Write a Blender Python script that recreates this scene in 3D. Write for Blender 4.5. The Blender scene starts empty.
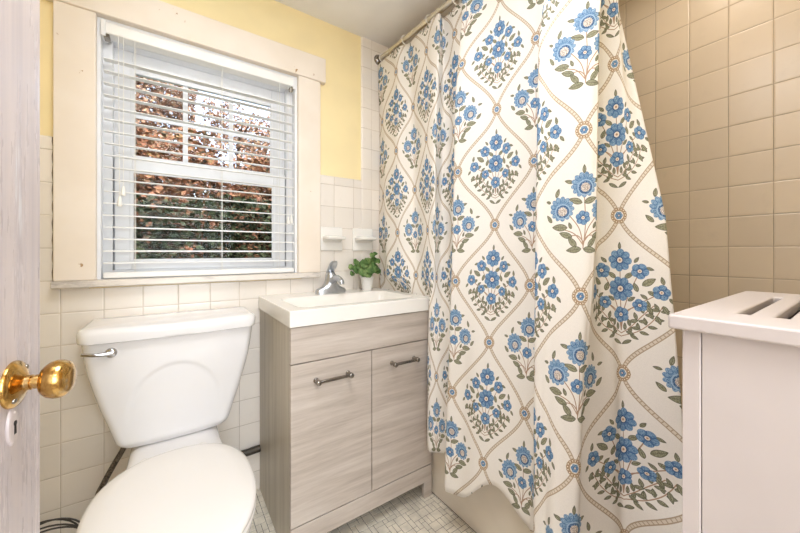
import bpy, bmesh, math, random
import numpy as np
from mathutils import Vector, Matrix

random.seed(7)
C = bpy.context.scene.collection
SC = bpy.context.scene
PI = math.pi

# ------------------------------------------------------------------ camera, world, lights, exposure
CAMZ = 1.04
cam_d = bpy.data.cameras.new('camera'); cam = bpy.data.objects.new('camera', cam_d); C.objects.link(cam)
cam_d.sensor_width = 36.0; cam_d.lens = 328.0/800.0*36.0
cam_d.shift_y = -0.01725; cam_d.clip_start = 0.02
cam.location = (0, 0, CAMZ); cam.rotation_euler = (PI/2, 0, -math.radians(34.8))
SC.camera = cam

w = bpy.data.worlds.new('sky'); SC.world = w; w.use_nodes = True
nt = w.node_tree; bg = nt.nodes['Background']
sky = nt.nodes.new('ShaderNodeTexSky'); sky.sky_type = 'NISHITA'; sky.sun_disc = False
sky.sun_elevation = math.radians(48); sky.sun_rotation = math.radians(200); sky.dust_density = 2.5; sky.air_density = 1.0
hz = nt.nodes.new('ShaderNodeMix'); hz.data_type = 'RGBA'; hz.inputs[0].default_value = .7; hz.inputs[7].default_value = (1.0, 1.0, 1.0, 1)
nt.links.new(sky.outputs[0], hz.inputs[6]); nt.links.new(hz.outputs[2], bg.inputs[0]); bg.inputs[1].default_value = 1.05

def light(name, kind, loc, rot, energy, color, **kw):
    d = bpy.data.lights.new(name, kind); d.energy = energy; d.color = color
    for k, v in kw.items(): setattr(d, k, v)
    o = bpy.data.objects.new(name, d); C.objects.link(o); o.location = loc; o.rotation_euler = rot
    return o
light('sun', 'SUN', (0, -3, 6), (math.radians(46), 0, math.radians(12)), 3.8, (1, .95, .88), angle=math.radians(1.0))
light('ceiling_lamp', 'AREA', (.16, .34, 2.16), (0, 0, 0), 11.5, (.91, .945, 1.0), shape='DISK', size=.70)
light('tub_wall_fill', 'AREA', (1.30, .30, 2.17), (0, 0, 0), 1.5, (1, .87, .74), shape='DISK', size=.22)  # added warm fill to brighten the tub wall, no fixture known there
light('hall_top_fill', 'AREA', (.1, -1.0, 2.12), (0, 0, 0), 6.0, (.93, .95, 1.0), shape='DISK', size=.5)  # added unseen fill light overhead in the hall behind the camera
light('hall_soft_fill', 'AREA', (.15, -1.8, 1.35), (PI/2, 0, 0), 32.0, (.82, .90, 1.0), shape='RECTANGLE', size=1.3, size_y=1.5)  # added flash-like soft fill through the doorway, no hall window known

vs = SC.view_settings
vs.view_transform = 'Standard'; vs.look = 'None'; vs.gamma = 1.0; vs.use_curve_mapping = False
vs.exposure = 0.38
SC.display_settings.display_device = 'sRGB'
SC.cycles.max_bounces = 10; SC.cycles.diffuse_bounces = 6; SC.cycles.transparent_max_bounces = 16

# ------------------------------------------------------------------ helpers
def lin(c):
    return tuple(((v/12.92) if v <= .04045 else ((v+.055)/1.055)**2.4) for v in (x/255.0 for x in c))
def rgba(c): return (*lin(c), 1.0)

class NB:
    """small node builder"""
    def __init__(s, m): s.t = m.node_tree; s.p = s.t.nodes['Principled BSDF']
    def n(s, typ, **kw):
        o = s.t.nodes.new(typ)
        for k, v in kw.items(): setattr(o, k, v)
        return o
    def l(s, a, b): s.t.links.new(a, b)
    def math(s, op, a, b=None, c=None):
        o = s.n('ShaderNodeMath', operation=op)
        for i, v in enumerate((a, b, c)):
            if v is None: continue
            if isinstance(v, (int, float)): o.inputs[i].default_value = v
            else: s.l(v, o.inputs[i])
        return o.outputs[0]
    def mix(s, f, a, b, blend='MIX'):
        o = s.n('ShaderNodeMix', data_type='RGBA', blend_type=blend)
        for i, v in ((0, f), (6, a), (7, b)):
            if isinstance(v, (int, float)): o.inputs[i].default_value = v
            elif isinstance(v, tuple): o.inputs[i].default_value = v
            else: s.l(v, o.inputs[i])
        return o.outputs[2]
    def smooth(s, v, a, b, x=0.0, y=1.0):
        o = s.n('ShaderNodeMapRange', interpolation_type='SMOOTHSTEP')
        s.l(v, o.inputs[0])
        for i, q in zip((1, 2, 3, 4), (a, b, x, y)): o.inputs[i].default_value = q
        return o.outputs[0]
    def noise(s, vec, scale, detail=3.0, rough=.55):
        o = s.n('ShaderNodeTexNoise'); o.inputs['Scale'].default_value = scale
        o.inputs['Detail'].default_value = detail; o.inputs['Roughness'].default_value = rough
        if vec is not None: s.l(vec, o.inputs['Vector'])
        return o.outputs[0]
    def scaled(s, vec, sc, rot=(0, 0, 0)):
        o = s.n('ShaderNodeMapping'); o.inputs['Scale'].default_value = sc; o.inputs['Rotation'].default_value = rot
        s.l(vec, o.inputs['Vector']); return o.outputs[0]
    def ramp(s, f, stops):
        o = s.n('ShaderNodeValToRGB'); e = o.color_ramp.elements
        while len(e) < len(stops): e.new(.5)
        for q, (pos, col) in zip(e, stops): q.position = pos; q.color = col
        s.l(f, o.inputs[0]); return o.outputs[0]
    def bump(s, h, strength, dist=.002):
        o = s.n('ShaderNodeBump'); o.inputs['Strength'].default_value = strength; o.inputs['Distance'].default_value = dist
        s.l(h, o.inputs['Height']); s.l(o.outputs[0], s.p.inputs['Normal'])

def newmat(name, col, rough=.5, metal=0.0, spec=.5):
    m = bpy.data.materials.new(name); m.use_nodes = True; b = NB(m)
    b.p.inputs['Base Color'].default_value = rgba(col); b.p.inputs['Roughness'].default_value = rough
    b.p.inputs['Metallic'].default_value = metal; b.p.inputs['Specular IOR Level'].default_value = spec
    return m, b

def mat_plain(name, col, rough=.5, metal=0.0, vary=.04, scale=8, bump=0.0, spec=.5):
    m, b = newmat(name, col, rough, metal, spec)
    pos = b.n('ShaderNodeNewGeometry').outputs['Position']
    f = b.noise(pos, scale)
    d = tuple(max(0, v*(1-vary*2)) for v in col)
    b.l(b.mix(b.smooth(f, .3, .7), rgba(col), rgba(d)), b.p.inputs['Base Color'])
    if bump: b.bump(b.noise(pos, scale*12, 2), bump, .001)
    return m

def mat_tile(name, axis, u0, v0, s, col, grout, rough=.16, half=.0010):
    m, b = newmat(name, col, rough)
    pos = b.n('ShaderNodeNewGeometry').outputs['Position']
    sx = b.n('ShaderNodeSeparateXYZ'); b.l(pos, sx.inputs[0])
    def grid(v, o):
        q = b.math('DIVIDE', b.math('SUBTRACT', v, o), s)
        fr = b.math('FRACT', q)
        d = b.math('MULTIPLY', b.math('MINIMUM', fr, b.math('SUBTRACT', 1.0, fr)), s)
        return d, b.math('FLOOR', q)
    du, cu = grid(sx.outputs['X' if axis == 'x' else 'Y'], u0)
    dv, cv = grid(sx.outputs['Z'], v0)
    d = b.math('MINIMUM', du, dv)
    cell = b.n('ShaderNodeCombineXYZ'); b.l(cu, cell.inputs[0]); b.l(cv, cell.inputs[1])
    wn = b.n('ShaderNodeTexWhiteNoise', noise_dimensions='2D'); b.l(cell.outputs[0], wn.inputs['Vector'])
    dark = tuple(v*.955 for v in col)
    c = b.mix(wn.outputs[0], rgba(col), rgba(dark))
    c = b.mix(b.smooth(b.noise(pos, 22, 4), .55, .8, 0, .25), c, rgba(tuple(v*.9 for v in col)))
    gm = b.smooth(d, half*.6, half*1.6)
    gc = b.mix(b.smooth(b.noise(pos, 9, 3), .35, .65), rgba(grout), rgba(tuple(v*.84 for v in grout)))
    b.l(b.mix(gm, gc, c), b.p.inputs['Base Color'])
    b.l(b.smooth(d, half*.6, half*1.6, .8, rough), b.p.inputs['Roughness'])
    h = b.math('ADD', b.smooth(d, 0, .005), b.math('MULTIPLY', b.noise(pos, 14, 1), .25))
    b.bump(h, .55, .0016)
    return m

def link(name, bm, mats, parent=None, off=(0, 0, 0), smooth=True, angle=40, mods=()):
    me = bpy.data.meshes.new(name)
    if off != (0, 0, 0): bmesh.ops.translate(bm, verts=bm.verts, vec=(-off[0], -off[1], -off[2]))
    bmesh.ops.recalc_face_normals(bm, faces=bm.faces)
    bm.to_mesh(me); bm.free()
    if not isinstance(mats, (list, tuple)): mats = [mats]
    for m in mats: me.materials.append(m)
    o = bpy.data.objects.new(name, me); C.objects.link(o)
    if parent: o.parent = parent
    for (t, kw) in mods:
        q = o.modifiers.new(t.lower(), t)
        for k, v in kw.items(): setattr(q, k, v)
    if smooth:
        me.polygons.foreach_set('use_smooth', [True]*len(me.polygons))
        me.set_sharp_from_angle(angle=math.radians(angle))
    return o

BEV = lambda wd, seg=2: ('BEVEL', dict(width=wd, segments=seg, limit_method='ANGLE', angle_limit=math.radians(40)))
SUB = lambda n=1: ('SUBSURF', dict(levels=n, render_levels=n))

def thing(name, label, cat, loc=(0, 0, 0), group=None, rz=0.0):
    o = bpy.data.objects.new(name, None); C.objects.link(o); o.location = loc; o.rotation_euler = (0, 0, rz)
    o.empty_display_size = .05
    return tag(o, label, cat, group)
def tag(o, label, cat, group=None):
    o['label'] = label; o['category'] = cat
    if group: o['group'] = group
    return o
def struct(o): o['kind'] = 'structure'; return o

def box(bm, x0, x1, y0, y1, z0, z1, mi=0):
    v = [bm.verts.new((x, y, z)) for z in (z0, z1) for y in (y0, y1) for x in (x0, x1)]
    for q in ((0, 2, 3, 1), (4, 5, 7, 6), (0, 1, 5, 4), (2, 6, 7, 3), (0, 4, 6, 2), (1, 3, 7, 5)):
        f = bm.faces.new([v[i] for i in q]); f.material_index = mi
    return v
def B(*a): bm = bmesh.new(); box(bm, *a); return bm

def loft(bm, rings, cap0=True, cap1=True, closed=True, mi=0):
    vr = [[bm.verts.new(p) for p in r] for r in rings]
    n = len(vr[0])
    for a, b_ in zip(vr, vr[1:]):
        for i in range(n if closed else n-1):
            j = (i+1) % n
            f = bm.faces.new((a[i], a[j], b_[j], b_[i])); f.material_index = mi
    if cap0: bm.faces.new(list(reversed(vr[0]))).material_index = mi
    if cap1: bm.faces.new(vr[-1]).material_index = mi
    return vr

def lathe(bm, prof, seg=32, M=None, mi=0, caps=True):
    """prof: (radius, height) along local z"""
    rings = []
    for r, h in prof:
        r = max(r, 1e-5)
        ring = [Vector((r*math.cos(2*PI*k/seg), r*math.sin(2*PI*k/seg), h)) for k in range(seg)]
        if M: ring = [M @ v for v in ring]
        rings.append(ring)
    loft(bm, rings, caps, caps, mi=mi)

def catmull(pts, n):
    pts = [Vector(p) for p in pts]; out = []
    for i in range(len(pts)-1):
        p0 = pts[max(i-1, 0)]; p1 = pts[i]; p2 = pts[i+1]; p3 = pts[min(i+2, len(pts)-1)]
        for k in range(n):
            t = k/n
            out.append(.5*((2*p1)+(p2-p0)*t+(2*p0-5*p1+4*p2-p3)*t*t+(3*p1-p0-3*p2+p3)*t**3))
    out.append(pts[-1]); return out

def tube(bm, pts, rad, seg=10, mi=0, cap=True):
    pts = [Vector(p) for p in pts]; n = len(pts)
    rads = rad if isinstance(rad, (list, tuple)) else [rad]*n
    up = Vector((0, 0, 1)); rings = []; prev = None
    for i, p in enumerate(pts):
        t = (pts[min(i+1, n-1)]-pts[max(i-1, 0)]).normalized()
        if prev is None:
            a = t.cross(up if abs(t.z) < .95 else Vector((1, 0, 0))).normalized()
        else:
            a = (prev - t*prev.dot(t)).normalized()
        prev = a; b_ = t.cross(a)
        rings.append([p + (a*math.cos(2*PI*k/seg)+b_*math.sin(2*PI*k/seg))*rads[i] for k in range(seg)])
    loft(bm, rings, cap, cap, mi=mi)

def sring(cx, cy, z, a, b_, n=48, e=2.0, e2=None):
    """superellipse ring, half sizes a (x), b_ (y)"""
    out = []
    for k in range(n):
        t = 2*PI*k/n; c, s = math.cos(t), math.sin(t)
        out.append((cx+a*math.copysign(abs(c)**(2/e), c), cy+b_*math.copysign(abs(s)**(2/e), s), z))
    return out
def smst(a, b_, x):
    t = min(1, max(0, (x-a)/(b_-a))); return t*t*(3-2*t)

# ------------------------------------------------------------------ materials
TS = .1083
WALL_Y = 1.55; TUBW_X = 1.65; CEIL = 2.187; LEFT_X = -.52; FRONT_Y = -.14; APRON_X = .927
m_yellow = mat_plain('yellow_paint', (252, 233, 182), .55, vary=.02, scale=3, bump=.05)
m_ceil = mat_plain('ceiling_paint', (246, 245, 245), .8, vary=.02, scale=3)
m_tile_x = mat_tile('white_wall_tile_back', 'x', .6696-7*TS, 1.38-20*TS, TS, (242, 234, 224), (204, 190, 172), half=.0008)
m_tile_y = mat_tile('beige_wall_tile_tub', 'y', .519-12*.109, 1.061-20*.1085, .1085, (232, 216, 192), (192, 174, 150), rough=.30, half=.0009)
m_paint_plain = mat_plain('pale_wall_paint', (236, 234, 232), .6, vary=.02, scale=3)
m_grout = mat_plain('floor_grout', (98, 88, 76), .85, vary=.1, scale=20)
m_ftile = mat_plain('floor_mosaic', (240, 232, 216), .3, vary=.06, scale=18)
m_hallfloor = mat_plain('hall_floor_boards', (160, 140, 120), .4, vary=.1, scale=6)
m_porc = mat_plain('white_porcelain', (239, 237, 237), .08, vary=.005, scale=3)
m_seat = mat_plain('seat_plastic', (240, 236, 232), .22, vary=.005, scale=3)
m_tub = mat_plain('tub_enamel', (232, 222, 206), .16, vary=.02, scale=4)
m_ceramic = mat_plain('white_ceramic', (242, 239, 233), .14, vary=.01, scale=6)
m_sink = mat_plain('white_cultured_marble', (244, 240, 233), .14, vary=.01, scale=5)
m_chrome = mat_plain('chrome', (210, 210, 212), .12, 1.0, vary=.02)
m_satin = mat_plain('satin_chrome', (204, 208, 214), .30, 1.0, vary=.04, scale=50)
m_rod = mat_plain('rod_metal', (226, 220, 208), .38, 1.0, vary=.03, scale=30)
m_nickel = mat_plain('brushed_nickel', (158, 152, 144), .20, 1.0, vary=.05, scale=40)
m_darknickel = mat_plain('dark_nickel', (150, 143, 134), .22, 1.0, vary=.05, scale=40)
m_brass, b = newmat('worn_brass', (206, 166, 100), .15, 1.0)
tcb = b.n('ShaderNodeTexCoord').outputs['Object']
fb = b.noise(tcb, 38, 5, .65)
b.l(b.ramp(fb, [(.36, rgba((170, 128, 66))), (.52, rgba((212, 172, 104))), (.66, rgba((206, 190, 160)))]), b.p.inputs['Base Color'])
b.l(b.smooth(fb, .35, .7, .10, .28), b.p.inputs['Roughness'])
m_black = mat_plain('black_recess', (26, 22, 20), .6, vary=.1)
m_hose = mat_plain('dark_braided_hose', (128, 116, 104), .42, .4, vary=.25, scale=220)
m_pipe = mat_plain('dark_pipe', (84, 76, 66), .35, .6, vary=.2, scale=30)
m_cable = mat_plain('black_cable', (74, 68, 62), .5, vary=.1, scale=60)
m_vinyl = mat_plain('white_vinyl', (240, 241, 243), .32, vary=.01)
m_blind = mat_plain('white_blind', (246, 245, 242), .38, vary=.01)
m_cord = mat_plain('white_cord', (244, 242, 236), .7, vary=.02)
m_pot = mat_plain('white_pot', (238, 236, 232), .35, vary=.02)
m_soil = mat_plain('dark_soil', (62, 48, 36), .9, vary=.3, scale=120)
m_stem = mat_plain('plant_stem', (96, 120, 60), .5, vary=.1, scale=60)
m_hamper = mat_plain('white_hamper_paint', (206, 196, 192), .42, vary=.02, scale=5, bump=.03)
m_exterior = mat_plain('outer_siding', (200, 196, 190), .8, vary=.03)
m_grass = mat_plain('ground_lawn', (92, 110, 60), .9, vary=.3, scale=9)
m_bark = mat_plain('bark', (92, 74, 60), .9, vary=.3, scale=24)
m_seal = mat_plain('caulk', (150, 136, 118), .7, vary=.15, scale=30)

# aged window trim: cream paint with chipped specks
m_trim, b = newmat('cream_trim_paint', (236, 222, 203), .42)
pos = b.n('ShaderNodeNewGeometry').outputs['Position']
base = b.mix(b.smooth(b.noise(pos, 4, 3), .3, .7), rgba((243, 232, 219)), rgba((237, 224, 208)))
chips = b.smooth(b.noise(b.scaled(pos, (1, 1, .6)), 34, 5, .6), .70, .74)
b.l(b.mix(chips, base, rgba((176, 138, 92))), b.p.inputs['Base Color'])
b.bump(b.noise(pos, 60, 3), .06, .001)

# grey veined marble sill
m_marble, b = newmat('grey_marble', (226, 218, 208), .3)
pos = b.n('ShaderNodeNewGeometry').outputs['Position']
f = b.noise(b.scaled(pos, (2.2, 6, 9), (0, .3, .4)), 3.0, 7, .68)
b.l(b.ramp(f, [(.32, rgba((176, 168, 160))), (.47, rgba((222, 214, 205))), (.7, rgba((236, 229, 219)))]), b.p.inputs['Base Color'])

# door: brushed glossy pinkish white paint with worn glossy streaks
m_door, b = newmat('old_door_paint', (212, 200, 194), .3)
tc = b.n('ShaderNodeTexCoord').outputs['Object']
f1 = b.noise(b.scaled(tc, (46, 46, 1.1)), 1.0, 5, .6)
f2 = b.noise(b.scaled(tc, (90, 90, 2.6)), 1.0, 6, .7)
f3 = b.noise(b.scaled(tc, (26, 26, 2.0)), 1.0, 5, .75)
c = b.mix(b.smooth(f1, .35, .7), rgba((208, 196, 193)), rgba((188, 178, 180)))
c = b.mix(b.smooth(f3, .60, .68, 0, .7), c, rgba((226, 224, 226)))
c = b.mix(b.smooth(f2, .70, .76, 0, .7), c, rgba((170, 146, 122)))
b.l(c, b.p.inputs['Base Color'])
b.l(b.smooth(f3, .45, .68, .36, .14), b.p.inputs['Roughness'])
b.bump(b.math('ADD', f1, f2), .25, .0015)

def mat_wood(name, sc, c0, c1, c2):
    m, b = newmat(name, c1, .42)
    pos = b.n('ShaderNodeNewGeometry').outputs['Position']
    wob = b.noise(b.scaled(pos, tuple(v*.22 for v in sc)), 1.0, 2)
    off = b.n('ShaderNodeVectorMath', operation='SCALE'); 
    comb = b.n('ShaderNodeCombineXYZ'); 
    for i in range(3): b.l(wob, comb.inputs[i])
    b.l(comb.outputs[0], off.inputs[0]); off.inputs[3].default_value = .10
    add = b.n('ShaderNodeVectorMath', operation='ADD'); b.l(pos, add.inputs[0]); b.l(off.outputs[0], add.inputs[1])
    f1 = b.noise(b.scaled(add.outputs[0], sc), 1.0, 6, .62)
    f2 = b.noise(b.scaled(pos, tuple(v*5 for v in sc)), 1.0, 3, .6)
    f = b.math('ADD', b.math('MULTIPLY', f1, .8), b.math('MULTIPLY', f2, .2))
    b.l(b.ramp(f, [(.34, rgba(c0)), (.5, rgba(c1)), (.66, rgba(c2))]), b.p.inputs['Base Color'])
    b.bump(f2, .08, .0008)
    return m
m_wood_h = mat_wood('greige_wood_horizontal', (2.4, 2.4, 34), (172, 160, 148), (192, 180, 169), (206, 196, 186))
m_wood_v = mat_wood('greige_wood_vertical', (34, 34, 1.6), (174, 164, 148), (190, 181, 164), (202, 194, 178))

# window glass: thin pane, mostly clear with a faint reflection
m_glass = bpy.data.materials.new('window_glass'); m_glass.use_nodes = True
t = m_glass.node_tree; t.nodes.clear()
o_ = t.nodes.new('ShaderNodeOutputMaterial'); mx = t.nodes.new('ShaderNodeMixShader')
tr = t.nodes.new('ShaderNodeBsdfTransparent'); gl = t.nodes.new('ShaderNodeBsdfGlossy'); gl.inputs['Roughness'].default_value = .02
fr = t.nodes.new('ShaderNodeFresnel'); fr.inputs[0].default_value = 1.14
t.links.new(fr.outputs[0], mx.inputs[0]); t.links.new(tr.outputs[0], mx.inputs[1]); t.links.new(gl.outputs[0], mx.inputs[2])
t.links.new(mx.outputs[0], o_.inputs[0])

def mat_leaf(name, stops, scale):
    m, b = newmat(name, (90, 110, 70), .6, spec=.25)
    pos = b.n('ShaderNodeNewGeometry').outputs['Position']
    f = b.noise(pos, scale, 5, .75)
    b.l(b.ramp(f, [(p, rgba(c)) for p, c in stops]), b.p.inputs['Base Color'])
    return m
m_leaf_red = mat_leaf('copper_leaves', [(.28, (76, 60, 54)), (.38, (140, 104, 88)), (.45, (112, 112, 94)), (.52, (190, 140, 122)), (.58, (184, 162, 120)), (.66, (144, 154, 166))], 9)
m_leaf_green = mat_leaf('green_leaves', [(.30, (24, 32, 26)), (.42, (44, 58, 42)), (.49, (74, 82, 56)), (.54, (52, 56, 44)), (.60, (132, 88, 66)), (.68, (150, 112, 84))], 4.5)
m_leaf_mid = mat_leaf('mixed_leaves', [(.30, (44, 44, 34)), (.42, (80, 74, 54)), (.52, (156, 104, 80)), (.60, (124, 112, 72)), (.68, (168, 128, 100))], 7)
m_plantleaf = mat_leaf('house_plant_leaf', [(.34, (52, 82, 42)), (.5, (88, 120, 64)), (.64, (146, 166, 106))], 26)

# ------------------------------------------------------------------ shower curtain print (drawn with numpy: ogee of roped ribbon with bouquets)
PW, PH = .16, .40                    # column pitch, vertical repeat
def make_print():
    W, H = 800, 1000                 # covers two columns by one repeat
    mpp = 2*PW/W
    cloth = np.array((237, 232, 225), float)
    img = np.empty((H, W, 3)); img[:] = cloth
    X = (np.arange(W)+.5)*mpp; Y = (np.arange(H)+.5)*PH/H
    GX, GY = np.meshgrid(X, Y)
    rng = np.random.RandomState(3)
    nse = rng.rand(H, W)
    k = np.ones(3)/3
    def blur(a):
        for ax in (0, 1): a = (np.roll(a, 1, ax)+a+np.roll(a, -1, ax))/3
        return a
    grain = blur(nse); grain = (grain-.5)/grain.std()
    AA = mpp*.9
    def wrap(cx, cy):
        dx = (GX-cx+PW) % (2*PW)-PW; dy = (GY-cy+PH/2) % PH-PH/2
        return dx, dy
    def local(cx, cy, r):
        """index block around a point, with wrap"""
        ix = np.arange(int((cx-r)/mpp)-2, int((cx+r)/mpp)+3); iy = np.arange(int((cy-r)/(PH/H))-2, int((cy+r)/(PH/H))+3)
        dx = (ix+.5)*mpp-cx; dy = (iy+.5)*PH/H-cy
        DX, DY = np.meshgrid(dx, dy)
        return np.ix_(iy % H, ix % W), DX, DY
    def cov(sd): return np.clip(.5-sd/AA/1.6, 0, 1)
    def paint(idx, a, col):
        a = a[..., None]; img[idx] = img[idx]*(1-a)+np.asarray(col, float)*a
    def seg(p, q, wdt, col):
        cx, cy = (p[0]+q[0])/2, (p[1]+q[1])/2
        L = math.hypot(q[0]-p[0], q[1]-p[1])/2
        idx, DX, DY = local(cx, cy, L+wdt)
        ux, uy = (q[0]-p[0])/(2*L+1e-9), (q[1]-p[1])/(2*L+1e-9)
        a = np.clip(DX*ux+DY*uy, -L, L); d = np.hypot(DX-a*ux, DY-a*uy)-wdt/2
        paint(idx, cov(d), col)
    def line(pts, wdt, col):
        for p, q in zip(pts, pts[1:]): seg(p, q, wdt, col)
    OL1, OL2, OLL = (126, 125, 102), (94, 94, 78), (164, 162, 138)
    STEM = (168, 140, 118)
    BL = ((114, 148, 182), (80, 114, 154), (156, 182, 206), (60, 90, 130))
    def leaf(cx, cy, ang, L, wd):
        idx, DX, DY = local(cx, cy, L)
        c, s = math.cos(ang), math.sin(ang)
        a = (DX*c+DY*s)/(L/2); p = (-DX*s+DY*c)
        half = wd/2*np.clip(1-a*a, 0, 1)**.8*(1-.25*a)
        sd = np.abs(p)-half; sd = np.where(np.abs(a) > 1, .01, sd)
        m = cov(sd); paint(idx, m, OL2)
        m2 = cov(sd+.0013); g = grain[idx]
        col = np.where((g > .1)[..., None], np.array(OLL, float), np.array(OL1, float))
        a_ = m2[..., None]; img[idx] = img[idx]*(1-a_)+col*a_
        paint(idx, cov(np.abs(p)-.0006)*m2*.7, OL2)
    def flower(cx, cy, R, n, ang=0.0, kind=0):
        idx, DX, DY = local(cx, cy, R*1.1)
        r = np.hypot(DX, DY); th = np.arctan2(DY, DX)+ang
        edge = R*(.80+.20*np.abs(np.cos(n*th/2))**.7)
        m = cov(r-edge)
        g = grain[idx]
        col = np.empty(DX.shape+(3,)); col[:] = BL[0]
        col[g > .75] = BL[2]; col[g < -.7] = BL[1]
        vein = np.abs(np.sin(n*th/2)) > .93
        if kind == 0:
            col[vein & (r < edge*.98)] = BL[1]
            ring = (r > R*.30) & (r < R*.48); col[ring & (g < .6)] = BL[1]
            col[(r > R*.22) & (r < R*.33)] = BL[3]
            col[r < R*.24] = (226, 214, 200); col[(r < R*.10)] = (176, 140, 110)
        else:                                     # large scalloped round head seen from the side
            rr = np.hypot(DX-.10*R, DY+.22*R)
            sc = np.abs(np.cos(n*th/2))
            col[(r > R*.70) & (g > -.1)] = BL[2]
            col[(sc < .22) & (r > R*.5)] = BL[1]
            col[(rr > R*.36) & (rr < R*.56) & (g < .9)] = BL[3]
            col[(rr > R*.52) & (rr < R*.62)] = BL[2]
            inner = rr < R*.36
            col[inner] = (226, 218, 208); col[inner & (g < -.3)] = (150, 134, 124)
        a_ = m[..., None]; img[idx] = img[idx]*(1-a_)+col*a_
        paint(idx, cov(np.abs(r-edge)-.0005)*.55, BL[1])
    # ---- ropes
    ROPE, ROPE2 = (174, 156, 134), (220, 208, 192)
    def ropex(t): return .32*t+.68*(.5-.5*math.cos(PI*t))
    N = 60
    for col0 in (0, 1):
        for sx in (-1, 1):
            for sy in (-1, 1):
                x0 = col0*PW; y0 = 0 if col0 == 0 else PH/2
                pts = [(x0+sx*PW*ropex(i/N), y0+sy*(PH/2)*i/N) for i in range(N+1)]
                if col0 == 1 : continue
                hw = .0040
                nr = []
                for i in range(N+1):
                    a = pts[max(i-1, 0)]; c = pts[min(i+1, N)]
                    tx, ty = c[0]-a[0], c[1]-a[1]; L = math.hypot(tx, ty); nr.append((-ty/L, tx/L))
                line(pts, hw*2, ROPE2)
                for side in (-1, 1):
                    line([(p[0]+n[0]*hw*side, p[1]+n[1]*hw*side) for p, n in zip(pts, nr)], .0021, ROPE)
                # rungs
                dl = 0; last = pts[0]
                for p, n in zip(pts, nr):
                    dl += math.hypot(p[0]-last[0], p[1]-last[1]); last = p
                    if dl > .0068:
                        dl = 0
                        seg((p[0]-n[0]*hw, p[1]-n[1]*hw), (p[0]+n[0]*hw, p[1]+n[1]*hw), .0021, (178, 160, 138))
    # ---- nodes: beaded rings with a small blue flower
    for cx, cy in ((0, 0), (PW, PH/2)):
        idx, DX, DY = local(cx, cy, .03); r = np.hypot(DX, DY)
        paint(idx, cov(r-.0205), (198, 176, 148))
        for kk in range(16):
            a = 2*PI*kk/16; px, py = cx+.0172*math.cos(a), cy+.0172*math.sin(a)
            i2, D2, E2 = local(px, py, .005); d = np.hypot(D2, E2)
            paint(i2, cov(d-.0034), (150, 124, 98)); paint(i2, cov(d-.0019), (232, 218, 198))
        paint(idx, cov(r-.0135), (172, 148, 120)); paint(idx, cov(r-.0118), tuple(cloth))
        flower(cx, cy, .0098, 6)
    # ---- bouquet A (fan of small flowers) centred in column 0
    ax, ay = 0.0, PH/2
    def P(x, y): return (ax+x, ay+y)
    basep = P(0, -.092)
    for fx, fy in ((0, .085), (-.046, .058), (.046, .058), (0, .012), (-.088, .008), (.088, .008), (-.043, -.022), (.043, -.026), (0, -.053)):
        q = P(fx, fy); mid = P(fx*.42, -.05+(fy+.05)*.42)
        line(catm2([basep, P(fx*.1, -.055), mid, q]), .0022, STEM)
    for s in (-1, 1):
        br1 = [P(0, -.108), P(s*.035, -.092), P(s*.066, -.062), P(s*.088, -.025)]
        br2 = [P(0, -.10), P(s*.02, -.085), P(s*.048, -.05), P(s*.07, -.025)]
        for br in (br1, br2):
            pl = catm2(br); line(pl, .0020, STEM)
            for j in (5, 9, 13, 17, 21):
                if j+1 >= len(pl): continue
                p = pl[j]; tx, ty = pl[j+1][0]-p[0], pl[j+1][1]-p[1]; an = math.atan2(ty, tx)
                leaf(p[0]+.011*math.cos(an+1.05), p[1]+.011*math.sin(an+1.05), an+.9, .019, .0085)
                leaf(p[0]+.011*math.cos(an-1.05), p[1]+.011*math.sin(an-1.05), an-.9, .019, .0085)
        for lx, ly, an, L in ((.022, .047, .6, .026), (.036, .018, 1.9, .024), (.064, .032, .55, .034), (.070, .004, -.5, .022), (.052, -.004, 2.5, .018),
                              (.094, -.034, -1.1, .024), (.108, -.012, -.9, .018), (.092, .036, 1.75, .02), (.068, .064, -.3, .018), (.040, .086, .9, .018),
                              (.062, -.035, -1.0, .024), (.026, -.012, .6, .02), (.03, -.066, .3, .02), (.078, -.058, -1.2, .022)):
            p = P(s*lx, ly); leaf(p[0], p[1], an if s > 0 else PI-an, L, L*.46)
        p = P(s*.012, -.121); leaf(p[0], p[1], -.5 if s < 0 else PI+.5, .027, .009)
    q = P(0, .122); leaf(q[0], q[1], PI/2, .020, .008)
    for fx, fy, R, n, an in ((-.088, .008, .0185, 5, .3), (.088, .008, .0185, 5, 1.2), (-.046, .058, .0195, 5, .9), (.046, .058, .0195, 5, .2),
                             (-.043, -.022, .0155, 5, .2), (.043, -.026, .0155, 5, 2.0), (0, -.053, .020, 5, .6), (0, .085, .029, 8, .1), (0, .012, .031, 8, .5)):
        q = P(fx, fy); flower(q[0], q[1], R, n, an)
    # ---- bouquet B (three big heads) centred in column 1
    ax, ay = PW, 0.0
    for pts in ([(.002, -.085), (.006, -.03), (.002, .05)], [(.002, -.08), (-.01, -.035), (-.045, .01)], [(.002, -.08), (.014, -.035), (.05, .008)],
                [(.0, -.075), (-.02, -.05), (-.05, -.038)], [(.0, -.075), (.02, -.05), (.05, -.038)], [(.002, -.07), (-.012, -.055), (-.036, -.056)], [(.002, -.07), (.014, -.055), (.036, -.056)]):
        line(catm2([P(*q) for q in pts]), .0022, STEM)
    for s in (-1, 1):
        for lx, ly, an, L in ((.018, .030, .35, .034), (.056, -.034, .05, .040), (.040, -.053, .35, .034), (.024, -.070, .9, .032), (.020, -.089, -.12, .036),
                              (.062, .052, 1.9, .024), (.086, -.012, .8, .026), (.034, .078, .3, .022), (.090, .030, .2, .018), (.03, -.03, 1.2, .018)):
            p = P(s*lx, ly); leaf(p[0], p[1], an if s > 0 else PI-an, L, L*.44)
    q = P(.002, .106); leaf(q[0], q[1], PI/2, .022, .009)
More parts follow.
